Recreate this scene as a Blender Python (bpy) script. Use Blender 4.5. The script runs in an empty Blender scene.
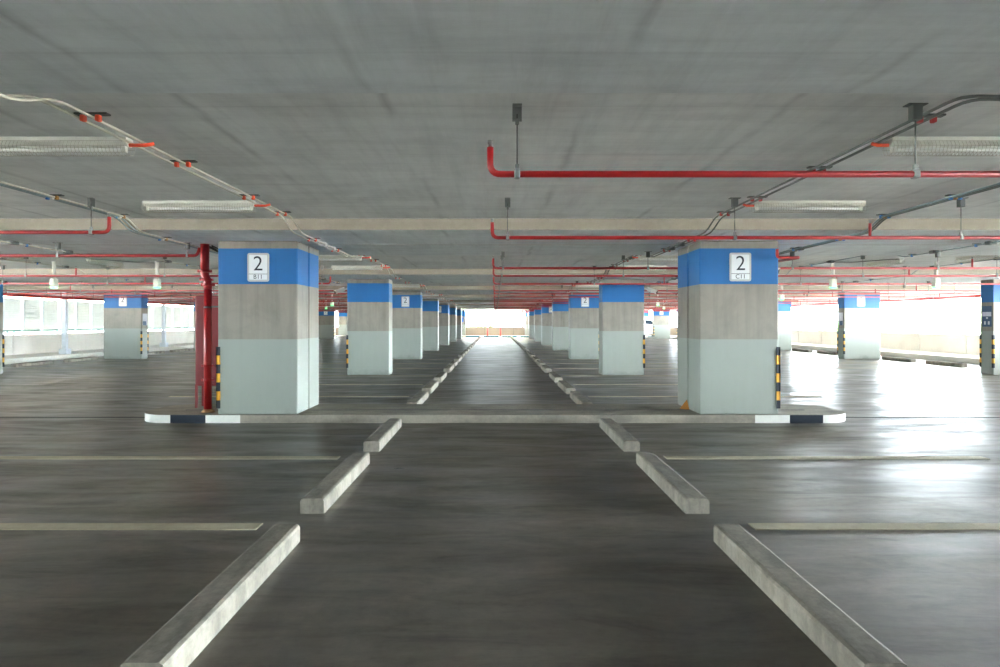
import bpy, bmesh, math, random
from mathutils import Vector, Matrix, noise
random.seed(7)
S = bpy.context.scene
C = S.collection
PI = math.pi
EYE = 1.515

# ------------------------------------------------------------------ materials
def new_mat(name):
    m = bpy.data.materials.new(name); m.use_nodes = True
    nt = m.node_tree; nt.nodes.clear()
    out = nt.nodes.new('ShaderNodeOutputMaterial')
    b = nt.nodes.new('ShaderNodeBsdfPrincipled')
    nt.links.new(b.outputs[0], out.inputs[0])
    return m, nt, b
def N(nt, t, **kw):
    n = nt.nodes.new(t)
    for k, v in kw.items():
        if hasattr(n, k): setattr(n, k, v)
        else: n.inputs[k].default_value = v
    return n
def lin(c):
    r = []
    for v in c:
        v = v/255.0
        r.append(v/12.92 if v <= .04045 else ((v+.055)/1.055)**2.4)
    return (*r, 1)
def ramp(nt, stops, interp='LINEAR'):
    n = nt.nodes.new('ShaderNodeValToRGB'); cr = n.color_ramp; cr.interpolation = interp
    while len(cr.elements) < len(stops): cr.elements.new(0.5)
    for e, (p, c) in zip(cr.elements, stops):
        e.position = p; e.color = c if len(c) == 4 else (*c, 1)
    return n
def g(v): return (v, v, v, 1)
def coords(nt, scale=(1,1,1), rot=(0,0,0), world=False):
    if world:
        tc = N(nt, 'ShaderNodeNewGeometry'); o = tc.outputs['Position']
    else:
        tc = N(nt, 'ShaderNodeTexCoord'); o = tc.outputs['Object']
    mp = N(nt, 'ShaderNodeMapping'); mp.inputs['Scale'].default_value = scale; mp.inputs['Rotation'].default_value = rot
    nt.links.new(o, mp.inputs[0]); return mp.outputs[0]
def noise_tex(nt, vec, scale, detail=6, rough=.6, dist=0.0):
    n = N(nt, 'ShaderNodeTexNoise'); n.inputs['Scale'].default_value = scale; n.inputs['Detail'].default_value = detail
    n.inputs['Roughness'].default_value = rough; n.inputs['Distortion'].default_value = dist
    nt.links.new(vec, n.inputs['Vector']); return n.outputs['Fac']
def mul(nt, a, b, fac=1.0, mode='MULTIPLY'):
    m = N(nt, 'ShaderNodeMix'); m.data_type = 'RGBA'; m.blend_type = mode
    if isinstance(fac, float) or isinstance(fac, int): m.inputs[0].default_value = fac
    else: nt.links.new(fac, m.inputs[0])
    for s, i in ((a, 6), (b, 7)):
        if isinstance(s, tuple): m.inputs[i].default_value = s
        else: nt.links.new(s, m.inputs[i])
    return m.outputs[2]
def bump(nt, b, h, strength=.2, dist=.01):
    n = N(nt, 'ShaderNodeBump'); n.inputs['Strength'].default_value = strength; n.inputs['Distance'].default_value = dist
    nt.links.new(h, n.inputs['Height']); nt.links.new(n.outputs[0], b.inputs['Normal'])
def plain(name, col, rough=.5, metal=0.0, var=.12, scale=6, spec=.5):
    m, nt, b = new_mat(name)
    v = noise_tex(nt, coords(nt), scale)
    r = ramp(nt, [(.3, g(1-var)), (.7, g(1+var*.2))]); nt.links.new(v, r.inputs[0])
    nt.links.new(mul(nt, col, r.outputs[0]), b.inputs['Base Color'])
    b.inputs['Roughness'].default_value = rough; b.inputs['Metallic'].default_value = metal
    b.inputs['Specular IOR Level'].default_value = spec
    return m
def math_n(nt, op, a, b=None, c=None):
    n = N(nt, 'ShaderNodeMath'); n.operation = op
    for i, s in enumerate((a, b, c)):
        if s is None: continue
        if isinstance(s, (int, float)): n.inputs[i].default_value = s
        else: nt.links.new(s, n.inputs[i])
    return n.outputs[0]

M = {}
def concrete(name, col, var=.25, streak=None, rough=.85, b_s=.25, fine=18):
    m, nt, b = new_mat(name)
    v = coords(nt, world=True)
    n1 = noise_tex(nt, v, 1.3, 8, .62, .4); n2 = noise_tex(nt, v, fine, 6, .7)
    r1 = ramp(nt, [(.25, g(1-var)), (.5, g(1-.3*var)), (.75, g(1+var*.3))]); nt.links.new(n1, r1.inputs[0])
    r2 = ramp(nt, [(.3, g(1-var*.5)), (.6, g(1))]); nt.links.new(n2, r2.inputs[0])
    c = mul(nt, mul(nt, col, r1.outputs[0]), r2.outputs[0])
    if streak:
        n3 = noise_tex(nt, coords(nt, scale=streak, world=True), 1.0, 5, .6)
        r3 = ramp(nt, [(.38, g(.72)), (.55, g(1))]); nt.links.new(n3, r3.inputs[0])
        c = mul(nt, c, r3.outputs[0])
    nt.links.new(c, b.inputs['Base Color']); b.inputs['Roughness'].default_value = rough
    b.inputs['Specular IOR Level'].default_value = .3
    bump(nt, b, n2, b_s, .004)
    return m

def ceiling_mat(name, col, grid=True):
    m, nt, b = new_mat(name)
    v = coords(nt, world=True)
    sep = N(nt, 'ShaderNodeSeparateXYZ'); nt.links.new(v, sep.inputs[0])
    n1 = noise_tex(nt, v, .9, 8, .65, .5)
    r1 = ramp(nt, [(.25, g(.8)), (.5, g(.95)), (.75, g(1.04))]); nt.links.new(n1, r1.inputs[0])
    # slanting trowel / formwork streaks
    n2 = noise_tex(nt, coords(nt, scale=(7, .7, 1), rot=(0, 0, .5), world=True), 1.0, 6, .7, .3)
    r2 = ramp(nt, [(.3, g(.9)), (.52, g(1)), (.7, g(1.04))]); nt.links.new(n2, r2.inputs[0])
    n5 = noise_tex(nt, coords(nt, scale=(.8, 6, 1), rot=(0, 0, .1), world=True), 1.0, 6, .7, .3)
    r5 = ramp(nt, [(.3, g(.88)), (.55, g(1))]); nt.links.new(n5, r5.inputs[0])
    c = mul(nt, mul(nt, mul(nt, col, r1.outputs[0]), r2.outputs[0]), r5.outputs[0])
    # board joints: long dark stained lines along Y, thin ones along X
    wob = noise_tex(nt, v, 1.1, 4, .6)
    def lines(axis, off, pitch, width, dark, warp):
        a = math_n(nt, 'ADD', sep.outputs[axis], off)
        a = math_n(nt, 'MULTIPLY_ADD', wob, warp, a)
        a = math_n(nt, 'DIVIDE', a, pitch)
        f = math_n(nt, 'FRACT', a)
        f = math_n(nt, 'SUBTRACT', f, .5); f = math_n(nt, 'ABSOLUTE', f)
        f = math_n(nt, 'MULTIPLY', f, pitch)          # distance to the line
        rr = ramp(nt, [(0, g(dark)), (width, g(1))]); nt.links.new(f, rr.inputs[0])
        return rr.outputs[0]
    pat = noise_tex(nt, v, .8, 3, .5)
    rp = ramp(nt, [(.42, g(.0)), (.62, g(1))]); nt.links.new(pat, rp.inputs[0])
    la = lines(0, 50*1.28 + .64 + .66 - .06, 1.28, .05, .74, .16)
    c = mul(nt, c, la, rp.outputs[0])
    lb = lines(1, 50*1.22, 1.22, .02, .72, .03)
    c = mul(nt, c, lb, .3)
    nt.links.new(c, b.inputs['Base Color']); b.inputs['Roughness'].default_value = .8
    b.inputs['Specular IOR Level'].default_value = .25
    n4 = noise_tex(nt, v, 9, 8, .7); bump(nt, b, n4, .3, .006)
    return m

def floor_mat(name):
    m, nt, b = new_mat(name)
    v = coords(nt, world=True)
    n1 = noise_tex(nt, v, .55, 8, .62, .6)
    base = ramp(nt, [(.3, lin((76, 71, 63))), (.5, lin((95, 89, 79))), (.72, lin((120, 113, 101)))]); nt.links.new(n1, base.inputs[0])
    n2 = noise_tex(nt, coords(nt, scale=(.8, 2.6, 1), world=True), 1.2, 10, .72, .8)
    r2 = ramp(nt, [(.36, g(.58)), (.48, g(.92)), (.64, g(1.22))]); nt.links.new(n2, r2.inputs[0])
    n3 = noise_tex(nt, v, 14, 6, .7)
    r3 = ramp(nt, [(.3, g(.82)), (.55, g(1))]); nt.links.new(n3, r3.inputs[0])
    c = mul(nt, mul(nt, base.outputs[0], r2.outputs[0]), r3.outputs[0])
    # short dark scuffs
    n4 = noise_tex(nt, coords(nt, scale=(1.6, 9, 1), rot=(0, 0, .25), world=True), 1.0, 3, .5, 1.0)
    r4 = ramp(nt, [(.2, g(.55)), (.36, g(1))]); nt.links.new(n4, r4.inputs[0])
    c = mul(nt, c, r4.outputs[0])
    nt.links.new(c, b.inputs['Base Color'])
    n5 = noise_tex(nt, coords(nt, scale=(.55, 2.2, 1), world=True), 1.3, 8, .62, .6)
    rr = ramp(nt, [(.28, g(.27)), (.48, g(.39)), (.74, g(.62))]); nt.links.new(n5, rr.inputs[0])
    nt.links.new(rr.outputs[0], b.inputs['Roughness'])
    b.inputs['Specular IOR Level'].default_value = .35
    bump(nt, b, n5, .035, .01)
    return m

def column_mat(name, mid_col=(133,127,116), low_col=(139,144,136)):
    m, nt, b = new_mat(name)
    v = coords(nt, world=True)
    sep = N(nt, 'ShaderNodeSeparateXYZ'); nt.links.new(v, sep.inputs[0])
    z = math_n(nt, 'DIVIDE', sep.outputs[2], 3.0)
    band = ramp(nt, [(0, lin(low_col)), (1.25/3, lin(mid_col)), (2.085/3, lin((5, 93, 154))), (2.615/3, lin((132,127,117)))], 'CONSTANT')
    nt.links.new(z, band.inputs[0])
    n1 = noise_tex(nt, v, 2.0, 8, .65, .5)
    rough_part = ramp(nt, [(0, g(.15)), (1.25/3, g(.9)), (2.085/3, g(.22)), (2.615/3, g(1))], 'CONSTANT'); nt.links.new(z, rough_part.inputs[0])
    r1 = ramp(nt, [(.3, g(.78)), (.55, g(1)), (.75, g(1.05))]); nt.links.new(n1, r1.inputs[0])
    c = mul(nt, band.outputs[0], r1.outputs[0], rough_part.outputs[0])
    n2 = noise_tex(nt, coords(nt, scale=(9, 9, .6), world=True), 1.0, 5, .6)
    r2 = ramp(nt, [(.35, g(.84)), (.55, g(1))]); nt.links.new(n2, r2.inputs[0])
    c = mul(nt, c, r2.outputs[0], rough_part.outputs[0])
    # uneven darkening close to the floor
    dn = math_n(nt, 'MULTIPLY_ADD', n1, .25, z)
    r3 = ramp(nt, [(.12, g(.8)), (.17, g(1))]); nt.links.new(dn, r3.inputs[0])
    c = mul(nt, c, r3.outputs[0])
    nt.links.new(c, b.inputs['Base Color']); b.inputs['Roughness'].default_value = .6
    n4 = noise_tex(nt, v, 22, 5, .7); bump(nt, b, n4, .12, .003)
    return m

def stripe_mat(name):
    m, nt, b = new_mat(name)
    v = coords(nt, world=True)
    sep = N(nt, 'ShaderNodeSeparateXYZ'); nt.links.new(v, sep.inputs[0])
    a = math_n(nt, 'FRACT', math_n(nt, 'DIVIDE', math_n(nt, 'SUBTRACT', sep.outputs[2], .2), .27))
    r = ramp(nt, [(0, lin((22, 30, 40))), (.5, lin((224, 164, 50)))], 'CONSTANT'); nt.links.new(a, r.inputs[0])
    nt.links.new(r.outputs[0], b.inputs['Base Color']); b.inputs['Roughness'].default_value = .6
    return m
def emit(name, col, s):
    m, nt, b = new_mat(name); b.inputs['Base Color'].default_value = col
    b.inputs['Emission Color'].default_value = col; b.inputs['Emission Strength'].default_value = s
    return m

M['ceiling'] = ceiling_mat('ceiling_concrete', lin((232, 235, 233)))
M['beam'] = ceiling_mat('beam_concrete', lin((228, 234, 235)))
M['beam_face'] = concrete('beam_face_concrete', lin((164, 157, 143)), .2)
M['floor'] = floor_mat('floor_concrete')
M['column'] = column_mat('column_paint')
M['kerb'] = concrete('kerb_concrete', lin((150, 143, 130)), .35, streak=(1.5, 12, 3))
M['stop'] = concrete('wheel_stop_concrete', lin((160, 153, 140)), .45, streak=(8, 5, 2), fine=25)
M['stop_top'] = concrete('tyre_worn_concrete', lin((140, 134, 122)), .5, streak=(10, 3, 2), fine=25)
M['line'] = concrete('line_paint', lin((176, 168, 146)), .3, fine=10)
M['white_paint'] = concrete('kerb_white_paint', lin((214, 214, 206)), .15)
M['black_paint'] = concrete('kerb_black_paint', lin((30, 38, 48)), .2)
M['teal_paint'] = concrete('kerb_teal_paint', lin((38, 110, 128)), .2)
M['parapet'] = concrete('parapet_concrete', lin((216, 213, 204)), .12)
M['end_wall'] = concrete('beige_end_wall', lin((132, 118, 104)), .15)
M['stripe'] = stripe_mat('yellow_black_guard')
M['red'] = plain('red_pipe_paint', lin((160, 20, 24)), .38)
M['reddark'] = plain('red_cabinet_paint', lin((122, 12, 18)), .45)
M['steel'] = plain('galvanised_steel', lin((140, 145, 143)), .45, .6)
M['darksteel'] = plain('dull_grey_steel', lin((84, 90, 88)), .5, .4)
M['conduit_lit'] = plain('lit_conduit', lin((190, 188, 172)), .45)  # galvanised conduit with the light from the right put into its colour
M['conduit_shaded'] = plain('shaded_conduit', lin((92, 98, 94)), .45)  # same conduit, darker, with its shaded flank put into the colour
M['conduit_bluegrey'] = plain('bluegrey_conduit', lin((120, 138, 140)), .45)
M['orange'] = plain('orange_clip', lin((232, 78, 36)), .5)
M['redclip'] = plain('red_clip', lin((176, 30, 28)), .5)
M['blue'] = plain('blue_clip', lin((44, 122, 196)), .5)
M['brown'] = plain('brown_clip', lin((150, 105, 40)), .5)
M['whiteplastic'] = plain('white_plastic', lin((226, 226, 218)), .45)
M['lamp'] = plain('batten_enamel', lin((218, 219, 210)), .4, var=.03)
M['wire'] = plain('guard_wire', lin((168, 164, 148)), .4, .3)
M['tube'] = plain('fluorescent_tube', lin((225, 228, 225)), .3)
M['plate'] = plain('sign_plate', lin((214, 218, 220)), .4, var=.03)
M['plate_rim'] = plain('sign_rim', lin((176, 178, 178)), .4, var=.05)
M['ink'] = plain('sign_ink', lin((22, 32, 42)), .5)
M['boardblue'] = plain('notice_blue', lin((40, 72, 104)), .5)
M['boardpale'] = plain('notice_pale', lin((205, 205, 215)), .5)
M['signblue'] = plain('sign_blue', lin((40, 96, 190)), .5)
M['green_glow'] = emit('green_exit_light', lin((70, 230, 120)), 1.2)
M['rail'] = plain('teal_rail', lin((86, 158, 150)), .4)
M['whitesteel'] = plain('white_steel', lin((205, 212, 220)), .5)
M['slat'] = plain('louvre_slat', lin((186, 191, 190)), .6)
M['facade'] = concrete('pale_facade', lin((214, 210, 202)), .1)
M['facade2'] = concrete('beige_facade', lin((196, 184, 166)), .1)
M['glass'] = plain('window_dark', lin((96, 110, 118)), .15)
M['asphalt'] = concrete('outside_ground', lin((212, 213, 211)), .1)
M['bounce_cut_ground'] = concrete('bounce_cut_dark', lin((110, 110, 108)), .2)
M['leaf'] = plain('leaf_green', lin((92, 140, 50)), .6, var=.4, scale=3)
M['bark'] = plain('bark', lin((104, 88, 70)), .8)
M['carpaint'] = plain('white_car_paint', lin((235, 238, 240)), .2, var=.02)
M['tyre'] = plain('tyre', lin((34, 40, 50)), .7)
M['carglass'] = plain('car_glass', lin((40, 56, 70)), .1)
M['chrome'] = plain('wheel_metal', lin((170, 176, 182)), .3, .8)
M['post'] = plain('red_post', lin((226, 50, 48)), .5)
M['mortar'] = concrete('brown_mortar', lin((150, 118, 80)), .3)
M['wedge'] = plain('orange_brown_paint', lin((170, 110, 40)), .6)
M['joint'] = plain('joint_filler', lin((44, 44, 42)), .7)

# ------------------------------------------------------------------ mesh builder
class MB:
    def __init__(s): s.bm = bmesh.new(); s.mats = []
    def mi(s, m):
        if m is None: return 0
        if m not in s.mats: s.mats.append(m)
        return s.mats.index(m)
    def box(s, x0, x1, y0, y1, z0, z1, m=None, bev=0, seg=1):
        b = s.bm
        r = bmesh.ops.create_cube(b, size=1)
        vs = r['verts']
        for v in vs:
            v.co = Vector(((x0+x1)/2 + v.co.x*(x1-x0), (y0+y1)/2 + v.co.y*(y1-y0), (z0+z1)/2 + v.co.z*(z1-z0)))
        fs = set(f for v in vs for f in v.link_faces); k = s.mi(m)
        for f in fs: f.material_index = k
        if bev:
            es = set(e for v in vs for e in v.link_edges)
            o = bmesh.ops.bevel(b, geom=list(es), offset=bev, segments=seg, affect='EDGES', profile=.5)
            for f in o['faces']: f.material_index = k
        return s
    def tube(s, pts, r, n=10, m=None, caps=True, r2=None):
        b = s.bm; k = s.mi(m); P = [Vector(p) for p in pts]
        t0 = (P[1]-P[0]).normalized()
        up = Vector((0, 0, 1)) if abs(t0.z) < .9 else Vector((1, 0, 0))
        u = t0.cross(up).normalized(); rings = []
        for i, p in enumerate(P):
            if i == 0: t = (P[1]-P[0])
            elif i == len(P)-1: t = (P[-1]-P[-2])
            else: t = (P[i]-P[i-1]).normalized() + (P[i+1]-P[i]).normalized()
            t = t.normalized(); u = (u - t*u.dot(t)).normalized(); w = t.cross(u)
            rr = r if r2 is None else r + (r2-r)*i/(len(P)-1)
            rings.append([b.verts.new(p + (u*math.cos(2*PI*j/n) + w*math.sin(2*PI*j/n))*rr) for j in range(n)])
        for a, c in zip(rings, rings[1:]):
            for j in range(n):
                f = b.faces.new((a[j], a[(j+1) % n], c[(j+1) % n], c[j])); f.material_index = k; f.smooth = True
        if caps:
            f = b.faces.new(rings[0][::-1]); f.material_index = k
            f = b.faces.new(rings[-1]); f.material_index = k
        return s
    def prism(s, poly, z0, z1, m=None, mside=None):
        b = s.bm; k = s.mi(m)
        lo = [b.verts.new((x, y, z0)) for x, y in poly]; hi = [b.verts.new((x, y, z1)) for x, y in poly]
        f = b.faces.new(lo[::-1]); f.material_index = k
        f = b.faces.new(hi); f.material_index = k
        n = len(poly)
        for i in range(n):
            mm = mside(i) if mside else m
            f = b.faces.new((lo[i], lo[(i+1) % n], hi[(i+1) % n], hi[i])); f.material_index = s.mi(mm)
        return s
    def build(s, name, m=None, parent=None, loc=None, smooth=False):
        me = bpy.data.meshes.new(name)
        bmesh.ops.recalc_face_normals(s.bm, faces=s.bm.faces)
        s.bm.to_mesh(me); s.bm.free()
        mats = s.mats if s.mats and s.mats != [None] else [m]
        for x in mats: me.materials.append(M[x] if isinstance(x, str) else x)
        if smooth:
            for p in me.polygons: p.use_smooth = True
        o = bpy.data.objects.new(name, me); C.objects.link(o)
        if parent: o.parent = parent
        if loc: o.location = loc
        return o
def fillet(pts, r=.05, n=5):
    P = [Vector(p) for p in pts]; out = [P[0]]
    for i in range(1, len(P)-1):
        a, b, c = P[i-1], P[i], P[i+1]
        d1 = (a-b); d2 = (c-b); rr = min(r, d1.length*.45, d2.length*.45)
        p1 = b + d1.normalized()*rr; p2 = b + d2.normalized()*rr
        for k in range(n+1):
            t = k/n; out.append(p1*(1-t)**2 + b*2*t*(1-t) + p2*t*t)
    out.append(P[-1]); return out
def empty(name, loc, rz=0):
    o = bpy.data.objects.new(name, None); C.objects.link(o); o.location = loc; o.rotation_euler = (0, 0, rz)
    o.empty_display_size = .1
    return o
def tag(o, label=None, cat=None, group=None, kind=None):
    if label: o['label'] = label
    if cat: o['category'] = cat
    if group: o['group'] = group
    if kind: o['kind'] = kind
    return o
def struct(o): o['kind'] = 'structure'; return o
def copy_tree(o, parent=None):
    c = o.copy(); C.objects.link(c); c.parent = parent
    for ch in list(o.children): copy_tree(ch, c)
    return c
ORD = ['first','second','third','fourth','fifth','sixth','seventh','eighth','ninth','tenth','eleventh','twelfth','thirteenth','fourteenth','fifteenth','sixteenth','seventeenth','eighteenth','nineteenth','twentieth','twenty-first','twenty-second','twenty-third','twenty-fourth','twenty-fifth','twenty-sixth','twenty-seventh']

# ------------------------------------------------------------------ layout numbers
ROWS = [19.09 + 8.16*k for k in range(7)]          # front faces of the single columns (last = end wall)
ZS, ZB = 2.89, 2.74                                # slab and drop beam undersides
BEAMS = [(-7.4, -4.6), (.75, 3.57), (8.87, 12.27)] + [(17.2 + 8.13*k, 20.9 + 8.13*k) for k in range(7)]
YEND = 70.0
def ceil_at(y):
    for a, b in BEAMS:
        if a <= y <= b: return ZB
    return ZS

# ------------------------------------------------------------------ shell
struct(MB().box(-19.4, 19.4, -9, YEND, -.35, 0).build('floor', 'floor'))
struct(MB().box(-19.4, 19.4, -9, YEND, ZS, ZS+.35).build('ceiling', 'ceiling'))
for i, (a, b) in enumerate(BEAMS):
    if i == 2:
        mb = MB().box(-19.35, 19.35, a, 10.575, ZB, ZS).box(-19.35, 19.35, 10.61, b, ZB, ZS)
    else: mb = MB().box(-19.35, 19.35, a, min(b, YEND), ZB, ZS)
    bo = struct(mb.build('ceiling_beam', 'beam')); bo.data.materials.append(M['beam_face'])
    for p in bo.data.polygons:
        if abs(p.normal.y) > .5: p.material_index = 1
for s in (-1, 1):
    struct(MB().box(*sorted((s*18.9, s*19.35)), -9, YEND, 2.6, ZS).build('ceiling_edge_beam', 'beam'))
struct(MB().box(-19.35, 19.35, -9, YEND, ZS+.35, 34).build('upper_shade_block', 'parapet'))  # unseen upper mass, added and made tall to shade the left side
for s_ in (-1, 1): struct(MB().box(*sorted((s_*19.4, s_*20.6)), -9, YEND, ZS+.05, ZS+.25).build('sun_cut_ledge', 'parapet'))  # unseen eaves added to keep direct sun off the ledges inside
# movement joint in the ground slab
struct(MB().box(-19.3, -5.4, 10.54, 10.61, 0, .004).box(5.5, 19.3, 10.54, 10.61, 0, .004).build('floor_joint_strip', 'joint'))
# parapets of three metre precast panels, with their raised ledge
def parapet(side, name, s):
    x0, x1 = sorted((s*19.15, s*19.33)); mb = MB(); y = 26.5 - 3*18 if s < 0 else 27.1 - 3*18
    while y < YEND:
        a, b = max(y, -9), min(y+3, YEND)
        if b - a > .1: mb.box(x0, x1, a+.012, b-.012, .15, 1.0, 'parapet', .008)
        y += 3
    mb.box(*sorted((s*19.2, s*19.28)), -9, YEND, .1, .98, 'joint')
    struct(mb.build(name, 'parapet'))
    struct(MB().box(*sorted((s*17.35, s*19.2)), -24, 66, 0, .2, 'parapet', .01).build('trim_1' if s < 0 else 'trim_2', 'parapet'))
parapet('left', 'wall_left', -1); parapet('right', 'wall_right', 1)
mb = MB()
for k in range(13): mb.box(-19.1 + 3*k + .01, min(-19.1+3*k+2.99, 19.1), 69.0, 69.2, .1, 1.02, 'end_wall', .008)
mb.box(-19.1, 19.1, 69.06, 69.14, .1, 1.0, 'joint')
struct(mb.build('wall_back', 'end_wall'))
struct(MB().box(-20.6, 20.6, YEND, 72.5, ZS+.05, ZS+.25).build('sun_cut_ledge', 'parapet'))  # unseen end eave added to shade the far parapet
struct(MB().box(-19.3, 19.3, -9.2, -9, 0, ZS).build('light_cut_wall', 'parapet'))  # unseen wall behind the camera, closed to cut light on column fronts
mb = MB(); mb.box(-17.3, 17.3, 66.0, 69.0, 0, .14, 'parapet')
x = -17.3; k = 0
while x < 17.2:                                    # painted face blocks of the far kerb
    mb.box(x, min(x+1.45, 17.3), 65.985, 66.0, .0, .135, 'teal_paint' if k % 2 == 0 else 'white_paint'); x += 1.45 if k % 2 == 0 else .35; k += 1
struct(mb.build('trim_3', 'parapet'))
# handrails on the parapets
for s in (-1, 1):
    h = empty('handrail', (s*19.24, 0, 1.0))
    tag(h, 'teal handrail on short posts along the %s parapet' % ('left, louvred' if s < 0 else 'right, open'), 'handrail')
    MB().tube([(0, 14, .17), (0, YEND, .17)], .022, 8).build('rail', 'rail', h)
    y = 26.5 - 9 if s < 0 else 27.1 - 9
    first = None
    while y < 68:
        for d in (-.18, .18):
            if first is None:
                first = MB().box(-.02, .02, -.02, .02, 0, .17).build('post', 'rail', h, (0, y+d, 0))
            else:
                c = first.copy(); C.objects.link(c); c.parent = h; c.location = (0, y+d, 0)
        y += 3

# ------------------------------------------------------------------ island kerb
def round_end(cx, cy, r, a0, a1, n=10): return [(cx + r*math.cos(a0+(a1-a0)*i/n), cy + r*math.sin(a0+(a1-a0)*i/n)) for i in range(n+1)]
def island():
    y0, y1 = 10.0, 11.36; r = .5
    xs = [-3.82, 3.9]
    bot = [(-4.87, y0), (-4.34, y0), (-3.82, y0), (-2.4, y0), (-1, y0), (.4, y0), (1.8, y0), (3.9, y0), (4.42, y0), (4.92, y0)]
    right = round_end(4.95, y0+r, r, -PI/2, 0)[1:] + round_end(4.95, y1-r, r, 0, PI/2)
    left = round_end(-4.95, y1-r, r, PI/2, PI) + round_end(-4.95, y0+r, r, PI, 1.5*PI)[:-1]
    poly = bot + right + left
    def side(i):
        a = poly[i]; b = poly[(i+1) % len(poly)]; mx = (a[0]+b[0])/2; my = (a[1]+b[1])/2
        if my > 10.9: return 'kerb'
        if mx < -4.83: return 'white_paint'
        if mx < -4.34: return 'black_paint'
        if mx < -3.82: return 'white_paint'
        if mx < 3.9: return 'kerb'
        if mx < 4.42: return 'white_paint'
        if mx < 4.92: return 'black_paint'
        return 'white_paint'
    mb = MB(); mb.prism(poly, 0, .12, 'kerb', side)
    o = mb.build('curb_island', 'kerb')
    tag(o, 'low concrete kerbed island crossing the middle with black and white painted ends', 'kerb', kind='structure')
island()
struct(MB().box(-4.9, 4.9, 10.555, 10.60, .12, .1225).build('floor_joint_cover', 'joint'))

# ------------------------------------------------------------------ bay lines
def line(x0, x1, y, w=.15):
    struct(MB().box(x0, x1, y-w/2, y+w/2, 0, .006).build('floor_marking', 'line'))
for y in (4.93, 7.43):
    line(-7.2, -1.74, y); line(1.9, 5.46 if y > 5 else 7.0, y)
for r in ROWS[:6]:
    for d in (-5.55, -2.95, -.35) if r == ROWS[0] else (-5.62, -2.9, -.3):
        line(-6.6, -1.74, r+d, .12); line(1.9, 6.6, r+d, .12)
for k in range(16):
    y = 21.9 + 2.72*k
    line(-15.4, -10.9, y, .12); line(10.6, 15.0, y, .12)

# ------------------------------------------------------------------ wheel stops
def stop_mesh(seed):
    bm = bmesh.new()
    L, W, H = 1.88, .19, .122
    prof = [(-W/2, 0), (-W/2, H*.80), (-W/2+.008, H*.93), (-W/2+.026, H), (W/2-.026, H), (W/2-.008, H*.93), (W/2, H*.80), (W/2, 0)]
    n = 24; rings = []
    for i in range(n+1):
        t = i/n; y = t*L
        sc = 1.0
        if i == 0 or i == n: sc = .985
        ring = []
        for (px, pz) in prof:
            p = Vector((px*sc, y, pz*sc))
            d = noise.noise(Vector((px*9+seed*7, y*5, pz*9)))*.002 + noise.noise(Vector((px*30+seed*3, y*18, pz*30)))*.0018
            if pz > 0: p.x += d; p.z += d*.7
            ring.append(bm.verts.new(p))
        rings.append(ring)
    for a, b in zip(rings, rings[1:]):
        for j in range(len(prof)-1):
            f = bm.faces.new((a[j], a[j+1], b[j+1], b[j])); f.material_index = 1 if 2 <= j <= 4 else 0
        bm.faces.new((a[-1], a[0], b[0], b[-1]))
    bm.faces.new(rings[0]); bm.faces.new(rings[-1][::-1])
    bmesh.ops.recalc_face_normals(bm, faces=bm.faces)
    me = bpy.data.meshes.new('wheel_stop'); bm.to_mesh(me); bm.free(); me.materials.append(M['stop']); me.materials.append(M['stop_top'])
    return me
SM = [stop_mesh(k) for k in range(5)]
def stop(x, y, lab, grp, k):
    o = bpy.data.objects.new('wheel_stop', SM[k % 5]); C.objects.link(o); o.location = (x, y, 0)
    o.rotation_euler = (0, 0, random.uniform(-.006, .006))
    tag(o, lab, 'wheel stop', grp)
near = [2.73, 5.27, 7.8]
beyond = [11.6, 14.07, 16.75]
for k in range(1, 6): beyond += [b + 8.16*(k-1) for b in (19.95, 22.5, 25.15)]
beyond += [19.95+8.16*5, 22.5+8.16*5]
for sx, side in ((-1.445, 'left'), (1.6, 'right')):
    for i, y in enumerate(near):
        lab = ('long pale concrete wheel stop nearest the camera, %s of the central lane' % side,
               'pale concrete wheel stop, middle of the three before the island, %s of the lane' % side,
               'pale concrete wheel stop just before the kerbed island, %s of the lane' % side)[i]
        stop(sx, y, lab, 'wheel stops before the island', i + (side == 'right')*3)
    for i, y in enumerate(beyond):
        stop(sx, y, 'low concrete wheel stop, %s behind the island in the row %s of the lane' % (ORD[i], side), 'wheel stops lining the central lane', i)
for sx, side in ((-16.1, 'left'), (15.7, 'right')):
    for k in range(15):
        stop(sx, 22.3 + 2.72*k, 'grey wheel stop below the %s parapet, %s of those in sight' % (side, ORD[k]), 'wheel stops along the parapets', k)

# ------------------------------------------------------------------ columns
def column(x0, x1, y0, y1, z0, ztop, lab, guards, grp):
    r = empty('concrete_column', ((x0+x1)/2, (y0+y1)/2, z0))
    tag(r, lab, 'column', grp, 'thing')
    cx, cy = (x0+x1)/2, (y0+y1)/2
    MB().box(x0-cx, x1-cx, y0-cy, y1-cy, 0, ztop-z0, None, .018, 2).build('shaft', 'column', r)
    for (gx, gy) in guards:        # corner signs: -1/1
        X = (x1-cx) if gx > 0 else (x0-cx); Y = (y1-cy) if gy > 0 else (y0-cy)
        mb = MB(); t = .018
        mb.box(*sorted((X + gx*t, X - gx*.036)), *sorted((Y, Y + gy*t)), .2-z0 if z0 == 0 else .09, 1.14-z0)
        mb.box(*sorted((X, X + gx*t)), *sorted((Y + gy*t, Y - gy*.036)), .2-z0 if z0 == 0 else .09, 1.14-z0)
        mb.build('corner_guard', 'stripe', r)
    return r
XL, XR = (-4.185, -2.98), (3.09, 4.283)
XOL, XOR = (-15.99, -14.44), (14.26, 15.74)
column(*XL, 10.07, 10.66, .12, ZB, 'thick blue banded column on the island, left of the lane, beside the red riser', [(-1, -1)], 'double columns on the island')
column(*XL, 10.72, 11.29, .12, ZB, 'column close behind the one marked B11, split from it by a joint', [], 'double columns on the island')
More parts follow.
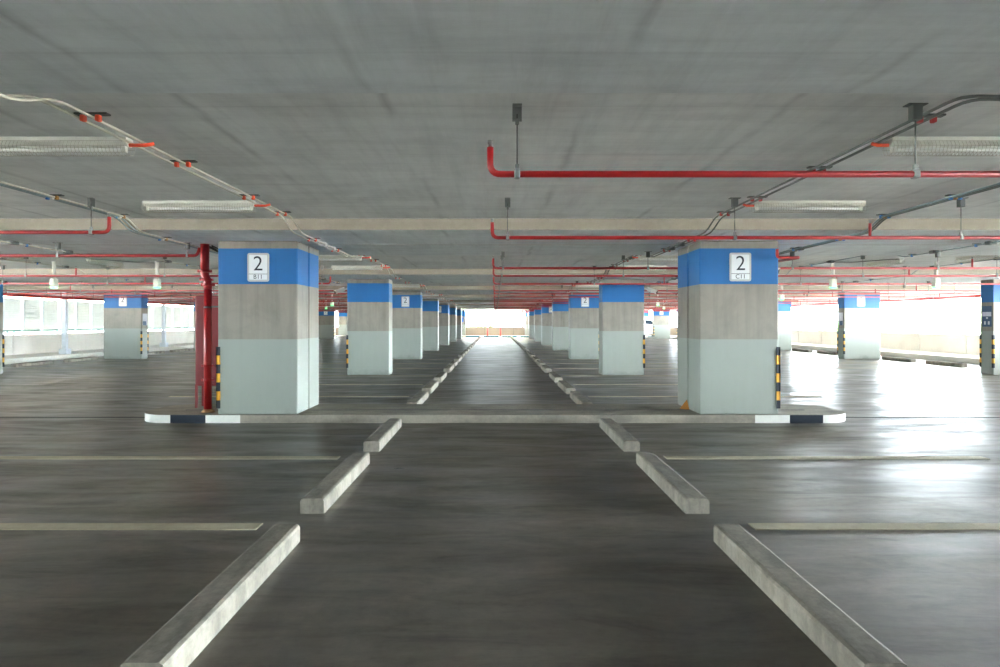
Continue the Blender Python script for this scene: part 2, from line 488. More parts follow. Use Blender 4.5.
column(*XR, 10.07, 10.66, .12, ZB, 'thick blue banded column on the island, right of the lane', [(1, -1)], 'double columns on the island')
column(*XR, 10.72, 11.29, .12, ZB, 'column close behind the one marked C11, split from it by a joint', [], 'double columns on the island')
for i, y in enumerate(ROWS):
    w = ORD[i] + ' behind the island'
    column(XL[0]-.05, XL[1]-.05, y, y+.62, 0, ZB, 'blue banded concrete column in the row left of the lane, ' + w, [(-1, -1), (-1, 1)], 'inner columns left of the lane')
    column(XR[0]-.02, XR[1]-.01, y, y+.62, 0, ZB, 'blue banded concrete column in the row right of the lane, ' + w, [(1, -1), (1, 1)], 'inner columns right of the lane')
    column(*XOL, y, y+.5, 0, ZB, 'wide blue banded column by the left parapet, %s from the camera' % ORD[i], [(1, -1), (1, 1)], 'outer columns by the left parapet')
    column(*XOR, y, y+.5, 0, ZB, 'wide blue banded column by the right parapet, %s from the camera' % ORD[i], [(-1, -1), (-1, 1)], 'outer columns by the right parapet')

# painted wedge in the joint of the right double column
w = MB(); w.prism([(-.05, -.09), (.05, -.09), (.05, .09), (-.05, .09)], 0, .02)
w = MB(); bm = w.bm
vv = [bm.verts.new(p) for p in ((0, -.14, 0), (-.12, 0, 0), (0, .02, 0), (0, -.0, .15))]
for f in ((0,1,2),(0,3,1),(1,3,2),(0,2,3)): bm.faces.new([vv[i] for i in f])
o = w.build('corner_wedge', 'wedge', None, (3.085, 10.72, .12))
tag(o, 'small orange brown wedge at the foot of the joint beside column C11', 'wedge')

# ------------------------------------------------------------------ level signs
def text(body, size, x, z, parent, name, thick=.004):
    cu = bpy.data.curves.new(name, 'FONT'); cu.body = body; cu.size = size; cu.align_x = 'CENTER'; cu.align_y = 'CENTER'; cu.extrude = .0015
    cu.offset = thick
    tmp = bpy.data.objects.new(name, cu); C.objects.link(tmp)
    bpy.context.view_layer.update()
    me = bpy.data.meshes.new_from_object(tmp.evaluated_get(bpy.context.evaluated_depsgraph_get()))
    bpy.data.objects.remove(tmp); me.materials.clear(); me.materials.append(M['ink'])
    o = bpy.data.objects.new(name, me); C.objects.link(o)
    o.rotation_euler = (PI/2, 0, 0); o.location = (x, -.0225, z); o.parent = parent
    return o
def rrect(w, h, r, n=5):
    P = []
    for cx, cz, a in ((w/2-r, h/2-r, 0), (-w/2+r, h/2-r, PI/2), (-w/2+r, -h/2+r, PI), (w/2-r, -h/2+r, 1.5*PI)):
        for i in range(n+1): P.append((cx + r*math.cos(a+PI/2*i/n), cz + r*math.sin(a+PI/2*i/n)))
    return P
def slab_xz(mb, P, y0, y1, m=None):
    b = mb.bm; A = [b.verts.new((x, y0, z)) for x, z in P]; B = [b.verts.new((x, y1, z)) for x, z in P]
    k = mb.mi(m)
    for f in (b.faces.new(A), b.faces.new(B[::-1])): f.material_index = k
    n = len(P)
    for i in range(n): b.faces.new((A[i], B[i], B[(i+1) % n], A[(i+1) % n])).material_index = k
def level_sign(x, y, z, code, lab):
    r = empty('level_sign', (x, y, z)); tag(r, lab, 'sign', 'level signs on the columns')
    mb = MB(); slab_xz(mb, rrect(.325, .43, .03), -.016, 0); mb.build('rim', 'plate_rim', r)
    mb = MB(); slab_xz(mb, rrect(.268, .372, .006), -.02, -.015); mb.build('plate', 'plate', r)
    mb = MB(); mb.box(-.14, .14, -.0225, -.019, -.105, -.0985); mb.build('divider', 'ink', r)
    t = text('2', .315, 0, .045, r, 'numeral', -.0015)
    if code: text(code, .092, 0, -.147, r, 'code', 0.0)
level_sign(-3.57, 10.07, 2.34, 'B11', 'grey rimmed plate reading 2 above B11 on the left island column')
level_sign(3.70, 10.07, 2.345, 'C11', 'grey rimmed plate reading 2 above C11 on the right island column')
for i, nm in ((1, 'second'), (3, 'fourth'), (5, 'sixth')):
    y = ROWS[i]
    level_sign(-3.66, y, 2.345, None, 'small white plate with a 2 on the %s column behind the island, left row' % nm)
    level_sign(3.68, y, 2.345, None, 'small white plate with a 2 on the %s column behind the island, right row' % nm)
    level_sign(-15.2, y, 2.37, None, 'white plate with a 2 on the %s outer column by the left parapet' % nm)
    level_sign(14.95, y, 2.37, None, 'white plate with a 2 on the %s outer column by the right parapet' % nm)
level_sign(3.45, ROWS[6], 2.345, None, 'tiny white plate on the end wall column right of the far opening')
# notices on outer columns
def notice(x, y0, y1, z0, z1, s, lab, kind):
    r = empty('notice_board', (x, (y0+y1)/2, z0)); tag(r, lab, 'notice board'); h = z1-z0; d = (y1-y0)/2
    MB().box(*sorted((0, s*.015)), -d, d, 0, h).build('backing', 'boardblue' if kind == 'blue' else 'boardpale', r)
    a, b = sorted((s*.015, s*.019))
    if kind == 'blue':
        MB().box(a, b, -d, d, h*.5, h*.71).build('pale_band', 'boardpale', r)
        MB().box(a, b, -.05, .02, h*.38, h*.46).box(a, b, -.12, -.05, h*.1, h*.26).box(a, b, .03, .1, h*.1, h*.26).build('pictogram', 'boardpale', r)
    else:
        MB().box(a, b, -d, d*.4, 0, h*.35).build('blue_corner', 'boardblue', r)
notice(14.26, 19.15, 19.5, 1.38, 1.98, -1, 'blue notice with a pale band on the side of the nearest right outer column', 'blue')
notice(14.26, 27.33, 27.68, 1.38, 1.9, -1, 'pale notice with a blue corner on the second outer column at the right', 'pale')
notice(-14.44, 27.33, 27.68, 1.38, 1.86, 1, 'pale notice on the inward side of the left outer column with a 2', 'pale')
o = MB().box(-.17, .17, -.02, 0, 0, .46).build('wall_sign', 'signblue', None, (-3.4, ROWS[6], 1.52)); tag(o, 'plain blue sign on the end column left of the far opening', 'sign')

# ------------------------------------------------------------------ red sprinkler pipes
def hanger(parent, x, zp, zt, r, style):
    """rod, clamp and bracket; local coordinates relative to the pipe root"""
    MB().tube([(x, 0, zp+r*.8), (x, 0, zt-.06)], .005, 6).build('hanger_rod', 'darksteel', parent)
    MB().box(x-.018, x+.018, -r-.008, r+.008, zp-r-.006, zp+r+.01, None, .006).box(x-.012, x+.012, -.012, .012, zp+r, zp+r+.04).build('pipe_clamp', 'steel', parent)
    mb = MB()
    if style == 0:
        mb.box(x-.03, x+.03, .018, .024, zt-.1, zt).box(x-.03, x-.022, -.02, .02, zt-.1, zt).box(x-.03, x+.03, -.025, .025, zt-.008, zt).box(x-.03, x+.02, -.02, .02, zt-.1, zt-.092).box(x-.012, x+.012, -.012, .012, zt-.125, zt-.1)
    else:
        mb.box(x-.03, x+.03, -.03, .03, zt-.1, zt-.006, None, .003).box(x-.06, x+.06, -.035, .035, zt-.006, zt)
    mb.build('hanger_bracket', 'steel' if style == 0 else 'darksteel', parent)
def sprinkler(parent, x, zp, top, r):
    MB().tube([(x, 0, zp+r*.6), (x, 0, top)], r*.75, 8).build('riser_stub', 'red', parent)
    MB().tube([(x, 0, top), (x, 0, top+.03)], .008, 6).tube([(x, 0, top+.03), (x, 0, top+.036)], .018, 8).build('sprinkler_head', 'steel', parent)
def cross_pipe(y, zp, x_in, x_out, hangers, stubs, lab, r=.021, grp=None, top=.17, downend=False):
    o = empty('sprinkler_pipe', (0, y, 0)); tag(o, lab, 'sprinkler pipe', grp)
    zt = ceil_at(y)
    pts = fillet([(x_in, 0, zp+top), (x_in, 0, zp), (x_out, 0, zp)], .07, 6)
    MB().tube(pts, r, 10).build('pipe', 'red', o)
    MB().tube([(x_in, 0, zp+top), (x_in, 0, zp+top+.02)], r*.6, 8).tube([(x_in, 0, zp+top+.02), (x_in, 0, zp+top+.045)], r*.8, 8).build('sprinkler_head', 'steel', o)
    for i, x in enumerate(hangers): hanger(o, x, zp, zt, r, (0 if i == 0 else 1))
    for x in stubs: sprinkler(o, x, zp, min(zp+.16, zt-.05), r)
    return o
right_y = [4.22, 7.40, 11.6, 13.53, 16.4]
right_y += [19.95, 22.1, 24.9]
for k in range(1, 6): right_y += [19.95+8.16*k, 22.1+8.16*k, 24.9+8.16*k]
for i, y in enumerate(right_y):
    xo = 9.5 if i == 0 else 17.9
    hs = [.14, 2.66, 5.17, 7.7, 10.2, 12.8, 15.4]; hs = [h + (random.uniform(-.25, .25) if i > 2 else 0) if j else h for j, h in enumerate(hs) if h < xo]
    st = [x for x in (4.16, 8.4, 12.6, 16.6) if x < xo] if i not in (0,) else []
    if i == 2: st = [8.3, 12.5]
    cross_pipe(y, 2.45, -.03, xo, hs, st, 'thin red sprinkler pipe over the right half, %s counting from the camera' % ORD[i], grp='red pipes crossing the right half', top=.17)
left_y = [7.40, 13.53, 16.2] + right_y[5:]
for i, y in enumerate(left_y):
    hs = [-4.48 if i == 0 else -4.2, -6.9, -9.5, -12.2, -14.8]; hs = [h + (random.uniform(-.3, .3) if i else 0) if j else h for j, h in enumerate(hs)]
    zp = 2.51 if i == 0 else 2.45
    lab = 'thin red sprinkler pipe at the upper left whose elbow ends before the riser' if i == 0 else 'thin red sprinkler pipe over the left half, %s beyond the riser' % ORD[i-1]
    cross_pipe(y, zp, -4.28 if i == 0 else -4.0, -17.2, hs, [-8.5, -12.7, -16.2] if i else [-8.3, -12.5], lab, grp='red pipes crossing the left half', top=.17)
# branch that joins the riser
o = empty('branch_pipe', (0, 10.3, 0)); tag(o, 'red branch pipe running left from the top of the thick riser', 'pipe')
MB().tube(fillet([(-4.56, 0, 2.66), (-4.6, 0, 2.54), (-17.2, 0, 2.54)], .06), .024, 10).build('pipe', 'red', o)
for x in (-4.75, -6.75, -9.2, -12): hanger(o, x, 2.54, ZB, .024, 1)
# long mains beside the parapets
for s in (-1, 1):
    x = -17.25 if s < 0 else 17.95
    o = empty('main_pipe', (x, 0, 2.48)); tag(o, 'thicker red main pipe running lengthwise above the %s parapet bays' % ('left' if s < 0 else 'right'), 'pipe')
    MB().tube([(0, 6, 0), (0, 66, 0)], .055, 12).build('pipe', 'red', o)
    y = 15
    while y < 64:
        MB().tube([(0, y, .05), (0, y, ceil_at(y)-2.48)], .007, 6).box(-.065, .065, y-.02, y+.02, -.065, .065, None, .015).build('pipe_hanger', 'steel', o); y += 4.08
# small hooked pipe beside column C11
o = MB().tube(fillet([(4.2, 9.93, 2.60), (4.2, 9.93, 2.475), (4.53, 9.93, 2.475), (4.53, 10.02, 2.475), (4.44, 10.75, 2.475)], .05), .022, 10).build('hooked_pipe', 'red')
tag(o, 'short red hooked pipe at the top corner of the column marked C11', 'pipe')

# thick riser beside the left island column
rx, ry = -4.455, 10.32
o = empty('riser_pipe', (rx, ry, .12)); tag(o, 'thick red vertical riser pipe beside the left island column', 'pipe')
def rp(dx, z): return (dx, 0, z-.12)
MB().tube([rp(-.035, 2.72), rp(-.035, 2.30)], .066, 20).build('upper_pipe', 'red', o)
MB().tube(fillet([rp(-.035, 2.33), rp(-.035, 2.24), rp(.012, 2.13), rp(.012, 2.02)], .06, 6), .062, 20).build('offset_elbow', 'red', o)
MB().tube([rp(.012, 2.06), rp(.012, .16)], .058, 20).build('lower_pipe', 'red', o)
def coupling(dx, z, r):
    MB().tube([rp(dx, z-.02), rp(dx, z+.02)], r, 20).box(dx-r-.03, dx+r+.03, -.018, .018, z-.14, z-.10, None, .004).build('coupling', 'red', o)
coupling(-.035, 2.30, .08); coupling(.012, 2.09, .077); coupling(-.01, 2.17, .074)
for z in (.84, .62): coupling(.012, z, .068)
MB().box(-.005, .25, -.02, .02, 1.62, 1.645).tube([rp(.012, 1.73), rp(.012, 1.76)], .064, 16).build('wall_bracket', 'darksteel', o)
MB().tube([rp(.012, .12), rp(.012, .17)], .11, 12, r2=.06).build('mortar_collar', 'mortar', o)

# red hose cabinet on legs behind the riser
o = empty('hose_cabinet', (-4.55, 10.95, .12)); tag(o, 'tall dark red hose cabinet on thin legs behind the riser pipe', 'cabinet')
MB().box(-.31, .30, -.14, .14, .36, 1.82, None, .008).build('cabinet_body', 'reddark', o)
MB().box(-.28, .27, -.155, -.141, .40, 1.78, None, .004).build('door', 'reddark', o)
for a, b in ((-.295, -.12), (.28, -.12), (-.295, .12), (.28, .12)):
    MB().box(a-.018, a+.018, b-.018, b+.018, 0, .38).build('leg', 'reddark', o)
# grey junction box with cable tails on the column flank
o = empty('junction_box', (-4.3, 10.45, 2.3)); tag(o, 'dark grey junction box between the riser and the left island column', 'junction box')
MB().box(-.0, .075, -.1, .1, .03, .3, None, .01).build('box', 'darksteel', o)
for k in range(3): MB().tube(fillet([(.02-.02*k, -.05+.04*k, .3), (-.02-.05*k, -.05, .36), (-.1-.08*k, -.1+.1*k, .40)], .05), .011, 6).build('cable_tail', 'joint', o)

# ------------------------------------------------------------------ conduits
def run_path(x, y0, y1, off=.03):
    """follows slab and drop beams, small S bends at their edges"""
    pts = [(x, y0, ceil_at(y0)-off)]
    edges = sorted([(a, 1) for a, b in BEAMS] + [(b, 0) for a, b in BEAMS])
    for e, into in edges:
        if not (y0 + .5 < e < y1 - .5): continue
        if into: pts += [(x, e-.34, ZS-off), (x+.03*(1 if x < 0 else -1), e-.06, ZB-off), (x, e+.25, ZB-off)]
        else: pts += [(x, e-.0, ZB-off), (x-.04, e+.42, ZS-off)]
    pts.append((x, y1, ceil_at(y1)-off)); return pts
def conduit_run(lab, x, y0, y1, n, pitch, r, mats, clips, clipmats, boxes=(), boxmat='darksteel', plate=True):
    o = empty('conduit_run', (x, 0, ceil_at(y0))); tag(o, lab, 'conduit'); z0 = o.location.z
    for k in range(n):
        dx = (k-(n-1)/2)*pitch
        P = [(p[0]+dx-x, p[1]+dx*.6, p[2]-z0) for p in run_path(x, y0, y1)]
        MB().tube(fillet(P, .14, 4), r, 6).build('conduit', mats[k % len(mats)], o)
    for y in clips:
        zc = ceil_at(y) - z0; w = (n-1)/2*pitch
        st = MB().box(-w-.05, w+.07, y-.028, y+.028, zc-.014, zc, None, .004).build('strut', 'darksteel', o)
        for k in range(n):
            dx = (k-(n-1)/2)*pitch
            MB().box(dx-.016, dx+.016, y-.02, y+.02, zc-.055, zc-.012, None, .006).build('clip', clipmats[k % len(clipmats)], st)
            st_c = None
    for y in boxes:
        zc = ceil_at(y) - z0
        MB().box(-.05, .06, y-.06, y+.06, zc-.055, zc, None, .008).build('junction_box', boxmat, o)
clA = [4.39, 5.68, 7.2, 8.3, 9.7, 11.1, 13.3, 14.6, 15.9]
clA2 = [c + 8.16*k for k in range(0, 4) for c in (18.2, 20.2, 22.6, 24.2)]
conduit_run('pair of pale conduits with orange clips running lengthwise over the left wheel stops', -2.66, -3, 60, 2, .10, .010, ['conduit_lit'], clA + clA2, ['orange'], [10.3, 10.85, 14.0, 16.4, 22.9, 31.2], 'whiteplastic')
conduit_run('pair of grey conduits with red clips running lengthwise over the right wheel stops', 2.86, -3, 60, 2, .09, .0105, ['conduit_shaded'], [4.42, 5.9, 7.3, 8.3, 9.7, 11.1, 13.3, 14.6, 15.9] + clA2, ['redclip'], [10.3, 10.85, 14.0, 16.4, 22.9, 31.2], 'darksteel')
clB = [4.7, 5.95, 7.2, 8.5, 9.6, 11, 13.4, 15, 18, 20, 23, 26, 30, 34]
conduit_run('three bundled conduits with blue clips passing the riser pipe', -4.78, -3, 60, 3, .05, .011, ['conduit_bluegrey', 'conduit_bluegrey', 'conduit_lit'], clB, ['blue', 'whiteplastic', 'brown'], [10.9, 13.9, 18.6, 20.3, 28.4])
conduit_run('three bundled dark conduits with blue clips passing the column marked C11', 4.97, -3, 60, 3, .05, .011, ['conduit_bluegrey', 'conduit_shaded', 'conduit_shaded'], clB, ['blue', 'brown', 'blue'], [10.9, 13.9, 18.6, 20.3, 28.4])
bx = [9.3, 10.1, 11.4, 14.9, 17.9, 19.2, 23, 26, 27.2, 31, 35]
conduit_run('single conduit with small boxes over the left drive aisle, nearer the lane', -7.3, 8.9, 60, 1, .05, .010, ['conduit_lit'], [10.4, 12, 15.8, 18.6, 24, 28], ['blue'], bx)
conduit_run('single conduit with small boxes over the right drive aisle, nearer the lane', 7.5, 8.9, 60, 1, .05, .010, ['conduit_bluegrey'], [10.4, 12, 15.8, 18.6, 24, 28], ['blue'], bx)
conduit_run('single conduit with small boxes over the left drive aisle, nearer the parapet', -10.5, 12.6, 60, 1, .05, .010, ['conduit_lit'], [13.3, 15.3, 19, 22, 26, 30], ['blue'], [14.2, 16.3, 19.8, 22.8, 27, 31, 34])
conduit_run('single conduit with small boxes over the right drive aisle, nearer the parapet', 10.7, 12.6, 60, 1, .05, .010, ['conduit_bluegrey'], [13.3, 15.3, 19, 22, 26, 30], ['blue'], [14.2, 16.3, 19.8, 22.8, 27, 31, 34])
# cross conduit linking the aisle runs
for s in (-1, 1):
    o = MB().tube(fillet([(s*7.4, 14.9, ZS-.03), (s*8.0, 14.9, ZS-.04), (s*8.3, 14.2, ZS-.05), (s*8.7, 14.2, ZS-.03)], .15), .010, 6).build('flexible_conduit', 'conduit_shaded')
    tag(o, 'short looping flexible conduit beside the first %s aisle lamp' % ('left' if s < 0 else 'right'), 'conduit')

# ------------------------------------------------------------------ batten lamps
def make_lamp():
    r = empty('batten_light', (0, 0, 0)); L = 1.25
    mb = MB()
    b = mb.bm
    prof = [(-.05, 0), (-.05, -.035), (-.028, -.062), (.028, -.062), (.05, -.035), (.05, 0)]
    A = [b.verts.new((0, y, z)) for y, z in prof]; B = [b.verts.new((L, y, z)) for y, z in prof]
    b.faces.new(A); b.faces.new(B[::-1])
    for i in range(6): b.faces.new((A[i], B[i], B[(i+1) % 6], A[(i+1) % 6]))
    mb.build('housing', 'lamp', r)
    t = MB().tube([(.05, 0, -.085), (L-.05, 0, -.085)], .013, 10).build('tube', 'tube', r)
    MB().box(.02, .05, -.018, .018, -.105, -.06, None, .004).box(L-.05, L-.02, -.018, .018, -.105, -.06, None, .004).build('lamp_holder', 'whiteplastic', r)
    w = MB()
    hoop = [(-.055, -.03), (-.075, -.07), (-.055, -.115), (0, -.13), (.055, -.115), (.075, -.07), (.055, -.03)]
    n = 44
    for i in range(n+1):
        x = .0 + L*i/n
        w.tube([(x, y, z) for y, z in hoop], .0016, 3, caps=False)
    for (y, z) in hoop: w.tube([(0, y, z), (L, y, z)], .002, 3, caps=False)
    w.build('wire_guard', 'wire', r)
    return r
LAMP = make_lamp(); used = [False]
def lamp(x, y, rz, lab, conn, grp):
    global LAMP
    if not used[0]: r = LAMP; used[0] = True
    else: r = copy_tree(LAMP)
    for ch in list(r.children):
        if ch.name.startswith('connector'): bpy.data.objects.remove(ch)
    r.location = (x, y, ceil_at(y)); r.rotation_euler = (0, 0, rz); tag(r, lab, 'light fixture', grp)
    return r
lamps = []
ly = [5.0, 7.6, 13.75, 16.3] + [c+8.16*k for k in range(5) for c in (21.95, 24.5)]
for i, y in enumerate(ly):
    a = lamp(-3.99, y, 0, 'wire guarded batten lamp over the left bays, %s from the camera' % ORD[i], 1, 'batten lamps over the inner bays')
    b = lamp(2.95, y, 0, 'wire guarded batten lamp over the right bays, %s from the camera' % ORD[i], -1, 'batten lamps over the inner bays')
    lamps += [(a, 1), (b, -1)]
for k in range(5):
    for s, nm in ((-1, 'left'), (1, 'right')):
        lamp(s*8.72, 14.3+8.16*k, PI/2, 'lengthwise lamp over the %s drive aisle, nearer the lane, %s from camera' % (nm, ORD[k]), 0, 'lamps over the drive aisles')
        lamp(s*9.85, 12.95+8.16*k, PI/2, 'lengthwise lamp over the %s drive aisle, nearer the parapet, %s from camera' % (nm, ORD[k]), 0, 'lamps over the drive aisles')
for a, s in lamps:     # orange-red gland and sleeve at the inner end
    if s > 0: MB().tube([(1.25, 0, -.05), (1.37, 0, -.05), (1.42, .03, -.03)], .014, 8).build('connector_sleeve', 'orange', a)
    else: MB().tube([(0, 0, -.05), (-.08, 0, -.05), (-.11, .03, -.03)], .014, 8).build('connector_sleeve', 'orange', a)

# ------------------------------------------------------------------ hanging exit lights
def exit_light(x, y, lab):
    r = empty('hanging_exit_light', (x, y, ceil_at(y))); tag(r, lab, 'exit light', 'exit lights over the drive aisles'); z = ceil_at(y)
    MB().tube([(0, 0, 0), (0, 0, 2.5-z)], .04, 10).tube([(0, 0, -.015), (0, 0, 0)], .06, 12).build('drop_rod', 'whiteplastic', r)
    MB().box(-.06, .06, -.07, .07, 2.31-z, 2.5-z, None, .012, 2).build('housing', 'whiteplastic', r)
    MB().box(-.05, .05, -.06, .06, 2.285-z, 2.312-z, None, .004).build('green_lens', 'green_glow', r)
for k in range(5):
    for s, nm in ((-1, 'left'), (1, 'right')):
        exit_light(s*7.7, 15.2+8.16*k, 'hanging box with green underside over the %s aisle, nearer the lane, %s from camera' % (nm, ORD[k]))
        exit_light(s*10.05, 15.2+8.16*k, 'hanging box with green underside over the %s aisle, nearer the parapet, %s from camera' % (nm, ORD[k]))

# ------------------------------------------------------------------ cameras on columns
def cctv(x, y, z, s, lab):
    r = empty('security_camera', (x, y, z)); tag(r, lab, 'camera', 'security cameras on the inner columns')
    MB().box(*sorted((-s*.0, s*.03)), -.06, .06, -.02, .16, None, .006).build('mount_plate', 'darksteel', r)
    MB().tube([(s*.03, 0, .08), (s*.2, -.04, .03)], .018, 8).build('arm', 'whiteplastic', r)
    c = MB(); c.box(-.14, .14, -.055, .055, -.05, .05, None, .012, 2); c.box(-.16, .15, -.065, .065, .05, .062)
    o = c.build('housing', 'whiteplastic', r, (s*.28, -.06, 0)); o.rotation_euler = (0, s*.35, -s*.5)
    l = MB().tube([(s*.14, 0, 0), (s*.16, 0, 0)], .035, 12).build('lens', 'joint', o)
cctv(4.283, 11.15, 2.40, 1, 'white camera on the flank of the right island column')
for i in range(4):
    cctv(XR[1]-.01, ROWS[i]+.3, 2.42, 1, 'white camera on the outer flank of the %s column behind the island, right row' % ORD[i])
    cctv(XL[0]-.03, ROWS[i]+.3, 2.42, -1, 'white camera on the outer flank of the %s column behind the island, left row' % ORD[i])

# ------------------------------------------------------------------ steel posts at the left ledge, louvre screen
for k, nm in enumerate(('nearest', 'second', 'third', 'fourth')):
    y = 27.3 + 8.16*k
    o = empty('steel_post', (-17.6, y, .2)); tag(o, 'white square steel post on the left ledge, %s' % nm, 'post', 'white posts on the left ledge')
    MB().box(-.085, .085, -.085, .085, .2, ceil_at(y)-.2, None, .006).build('shaft', 'whitesteel', o)
    MB().box(-.16, .16, -.16, .16, 0, .22, None, .01).build('footing', 'whitesteel', o)
o = empty('louvre_screen', (-19.75, 22, 1.05)); tag(o, 'long white louvred screen outside the left parapet', 'louvre screen')
pan = None; pst = None
for k in range(36):
    y = .0 + 1.18*k
    if pan is None:
        mb = MB()
        for j in range(18):
            z = .05 + j*.078
            b = mb.bm; P = [(.035, z+.055), (-.035, z-.012), (-.035, z+.0), (.035, z+.067)]
            A = [b.verts.new((px, .06, pz)) for px, pz in P]; B = [b.verts.new((px, 1.1, pz)) for px, pz in P]
            b.faces.new(A); b.faces.new(B[::-1])
            for q in range(4): b.faces.new((A[q], B[q], B[(q+1) % 4], A[(q+1) % 4]))
        pan = mb.build('slat_panel', 'slat', o, (0, y, 0)); pst = MB().box(-.04, .05, -.03, .04, 0, 1.5).build('screen_post', 'whitesteel', o, (0, y, 0))
    else:
        c = pan.copy(); C.objects.link(c); c.parent = o; c.location = (0, y, 0)
        c = pst.copy(); C.objects.link(c); c.parent = o; c.location = (0, y, 0)

# ------------------------------------------------------------------ far end: red posts, car
for x, nm in ((-.74, 'left'), (.55, 'right')):
    o = empty('red_bollard', (x, 66.3, .14)); tag(o, 'thin red bollard before the far parapet, %s one of the two' % nm, 'bollard', 'red bollards at the far end')
    MB().tube([(0, 0, .03), (0, 0, .82)], .06, 12, r2=.035).build('post', 'post', o)
    MB().tube([(0, 0, 0), (0, 0, .04)], .14, 12).build('foot', 'post', o)
car = empty('car', (14.3, 64.2, 0)); tag(car, 'white car parked across the far right bays, mostly hidden by columns', 'car')
def car_body():
    prof = [(-2.1, .35), (-2.15, .8), (-1.9, 1.05), (-1.55, 1.12), (-1.15, 1.72), (-.6, 1.82), (.6, 1.8), (1.15, 1.2), (1.95, 1.02), (2.15, .8), (2.12, .35)]
    bm = bmesh.new(); rings = []
    for w, sc in ((-.9, .94), (-.86, 1), (-.6, 1.0), (.6, 1.0), (.86, 1), (.9, .94)):
        rings.append([bm.verts.new((x*(.99 if sc < 1 else 1), w*(1 if z < 1.15 else .82), z*(1 if z < 1.2 else (.985 if abs(w) > .8 else 1)))) for x, z in prof])
    n = len(prof)
    for a, b in zip(rings, rings[1:]):
        for j in range(n): bm.faces.new((a[j], a[(j+1) % n], b[(j+1) % n], b[j]))
    bm.faces.new(rings[0][::-1]); bm.faces.new(rings[-1])
    bmesh.ops.recalc_face_normals(bm, faces=bm.faces)
    me = bpy.data.meshes.new('body'); bm.to_mesh(me); bm.free(); me.materials.append(M['carpaint'])
    o = bpy.data.objects.new('body', me); C.objects.link(o); o.parent = car
    mo = o.modifiers.new('b', 'BEVEL'); mo.width = .05; mo.segments = 2
car_body()
for wx in (-1.35, 1.3):
    for wy in (-.8, .8):
        t = MB().tube([(wx, wy-.11, .36), (wx, wy+.11, .36)], .36, 24).build('wheel', 'tyre', car)
        s = -1 if wy < 0 else 1
        MB().tube([(wx, wy+s*.10, .36), (wx, wy+s*.125, .36)], .22, 16).build('hub_cap', 'chrome', t)
for sy in (-1, 1):
    w = MB(); P = [(-1.38, 1.18), (-1.08, 1.62), (-.1, 1.68), (-.1, 1.18)]; Q = [(0, 1.18), (0, 1.68), (.55, 1.66), (.95, 1.2)]
    slab_xz(w, P, sy*.80-.02, sy*.80+.02); w.build('side_window', 'carglass', car)
    w = MB(); slab_xz(w, Q, sy*.80-.02, sy*.80+.02); w.build('side_window', 'carglass', car)

# ------------------------------------------------------------------ outside
struct(MB().box(-900, 900, -700, 1100, -5.9, -5.6).build('ground', 'asphalt'))
for sx in (-1, 1): struct(MB().box(*sorted((sx*19.6, sx*52)), -60, 150, -5.6, -5.56).build('bounce_cut_ground', 'bounce_cut_ground'))  # unseen dark slabs added to cut light bouncing in at the edges
def building(x0, x1, y0, y1, h, mat, lab, face, floors, pitch):
    r = empty('building', ((x0+x1)/2, (y0+y1)/2, -5.6)); tag(r, lab, 'building', kind='thing')
    cx, cy = (x0+x1)/2, (y0+y1)/2
    MB().box(x0-cx, x1-cx, y0-cy, y1-cy, 0, h, None, .05).build('walls', mat, r)
    MB().box(x0-cx-.4, x1-cx+.4, y0-cy-.4, y1-cy+.4, h, h+.5).build('roof_slab', mat, r)
    fx = (x1-cx) if face > 0 else (x0-cx); pane = None
    fh = h/floors
    for f in range(floors):
        y = y0-cy+1.5
        while y < y1-cy-pitch*.7:
            if pane is None: pane = MB().box(-.06, .06, 0, pitch*.55, 0, fh*.42).build('window', 'glass', r, (fx, y, f*fh+fh*.3))
            else:
                c = pane.copy(); C.objects.link(c); c.parent = r; c.location = (fx, y, f*fh+fh*.3)
            y += pitch
building(-52, -36, 15, 78, 13, 'facade2', 'pale beige block seen through the louvres on the left', 1, 3, 6)
building(62, 80, 30, 86, 8.9, 'facade', 'low pale building outside beyond the right parapet', -1, 3, 7)
building(70, 84, 96, 150, 10.5, 'facade', 'second pale building further off beyond the right parapet', -1, 3, 7)
def tree(x, y, z0, h, r, lab, n=2600, trunk=True):
    o = empty('tree', (x, y, -5.6)); tag(o, lab, 'tree')
    MB().tube([(0, 0, 0), (.1, 0, (z0+h*.4+5.6)*.6), (0, .1, z0+h*.5+5.6)], .22, 8, r2=.08).build('trunk', 'bark', o)
    bm = bmesh.new(); rnd = random.Random(int(x*10+y))
    cl = [(Vector((rnd.gauss(0, .45)*r, rnd.gauss(0, .45)*r, z0+5.6+h*rnd.uniform(.2, .85))), r*rnd.uniform(.3, .5)) for _ in range(14)]
    for _ in range(n):
        c, rr = rnd.choice(cl); d = Vector((rnd.gauss(0, 1), rnd.gauss(0, 1), rnd.gauss(0, 1))).normalized()
        p = c + d*rr*rnd.uniform(.75, 1.05); u = Vector((rnd.gauss(0, 1), rnd.gauss(0, 1), rnd.gauss(0, 1))).normalized(); w = u.cross(d).normalized()
        s = .13*rnd.uniform(.7, 1.5)
        vs = [bm.verts.new(p+a) for a in (u*s, w*s*.6, -u*s, -w*s*.6)]; bm.faces.new(vs)
    me = bpy.data.meshes.new('crown'); bm.to_mesh(me); bm.free(); me.materials.append(M['leaf'])
    c = bpy.data.objects.new('crown', me); C.objects.link(c); c.parent = o
tree(34, 62, -3.2, 5.0, 3.0, 'bright green tree beyond the right parapet, between the far outer columns')
tree(38.5, 70, -3.2, 5.0, 3.0, 'bright green tree beyond the right parapet, further back of the pair')
tree(44, 58, -2.5, 5.2, 2.4, 'small green tree beyond the parapet near the rightmost outer column')
tree(3.5, 86, 3.2, 4.2, 3.4, 'tree whose leaves hang across the top of the far opening')
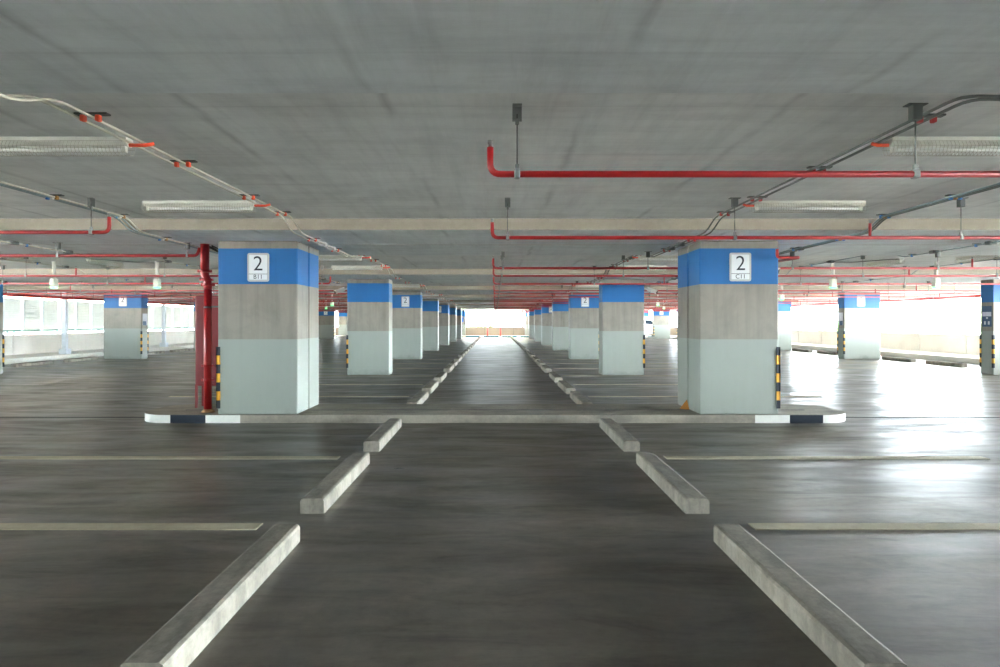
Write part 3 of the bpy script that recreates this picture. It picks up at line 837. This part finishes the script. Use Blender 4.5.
tree(-3.5, 84, -2.2, 4.2, 2.6, 'low bushy tree at the lower left of the far opening', 3200)

# ------------------------------------------------------------------ light: bright hazy sky, stronger on the right
W = bpy.data.worlds.new('sky'); S.world = W; W.use_nodes = True; nt = W.node_tree; nt.nodes.clear()
out = N(nt, 'ShaderNodeOutputWorld'); bg = N(nt, 'ShaderNodeBackground'); nt.links.new(bg.outputs[0], out.inputs[0])
tc = N(nt, 'ShaderNodeTexCoord'); sep = N(nt, 'ShaderNodeSeparateXYZ'); nt.links.new(tc.outputs['Generated'], sep.inputs[0])
mr = N(nt, 'ShaderNodeMapRange'); mr.inputs['From Min'].default_value = -1; mr.inputs['From Max'].default_value = 1
mr.inputs['To Min'].default_value = 0; mr.inputs['To Max'].default_value = 1; dirv = math_n(nt, 'MULTIPLY_ADD', sep.outputs[1], .1, math_n(nt, 'MULTIPLY', sep.outputs[0], .9))
nt.links.new(dirv, mr.inputs[0])
cr = ramp(nt, [(0, (2.6, 3.2, 3.5, 1)), (.2, (2.0, 2.4, 2.6, 1)), (.35, (1.5, 1.8, 1.9, 1)), (.57, (1.5, 1.7, 1.8, 1)), (.8, (4.8, 5.4, 5.8, 1)), (1, (8.0, 9.2, 9.9, 1))]); nt.links.new(mr.outputs[0], cr.inputs[0])
el = ramp(nt, [(0, g(1)), (.04, g(1)), (.12, g(.55)), (.3, g(.22)), (1, g(.12))]); nt.links.new(sep.outputs[2], el.inputs[0])   # hazy: brightest at the horizon
nt.links.new(mul(nt, cr.outputs[0], el.outputs[0]), bg.inputs[0]); bg.inputs[1].default_value = 1.5

# ------------------------------------------------------------------ camera
cam = bpy.data.cameras.new('camera'); co = bpy.data.objects.new('camera', cam); C.objects.link(co)
co.location = (0, 0, EYE); co.rotation_euler = (PI/2, 0, 0)
cam.sensor_width = 36; cam.lens = 667*36/1000; cam.shift_x = .005; cam.shift_y = -.0115
cam.clip_end = 600; cam.clip_start = .05
S.camera = co
S.view_settings.view_transform = 'Standard'; S.view_settings.look = 'None'; S.view_settings.gamma = 1
S.view_settings.use_curve_mapping = False
S.view_settings.exposure = 3.7
cy = S.cycles
cy.max_bounces = 12; cy.diffuse_bounces = 8; cy.glossy_bounces = 4; cy.sample_clamp_indirect = 0
cy.use_denoising = True
try: cy.denoiser = 'OPENIMAGEDENOISE'; cy.denoising_input_passes = 'RGB_ALBEDO_NORMAL'
except Exception: pass
cy.caustics_reflective = True
sl = bpy.data.lights.new('sun', 'SUN'); so = bpy.data.objects.new('sun', sl); C.objects.link(so)
sl.energy = 24; sl.angle = .05; sl.color = (1, .985, .955)
so.rotation_euler = Vector((-.5, -.1, -1)).to_track_quat('-Z', 'Y').to_euler()
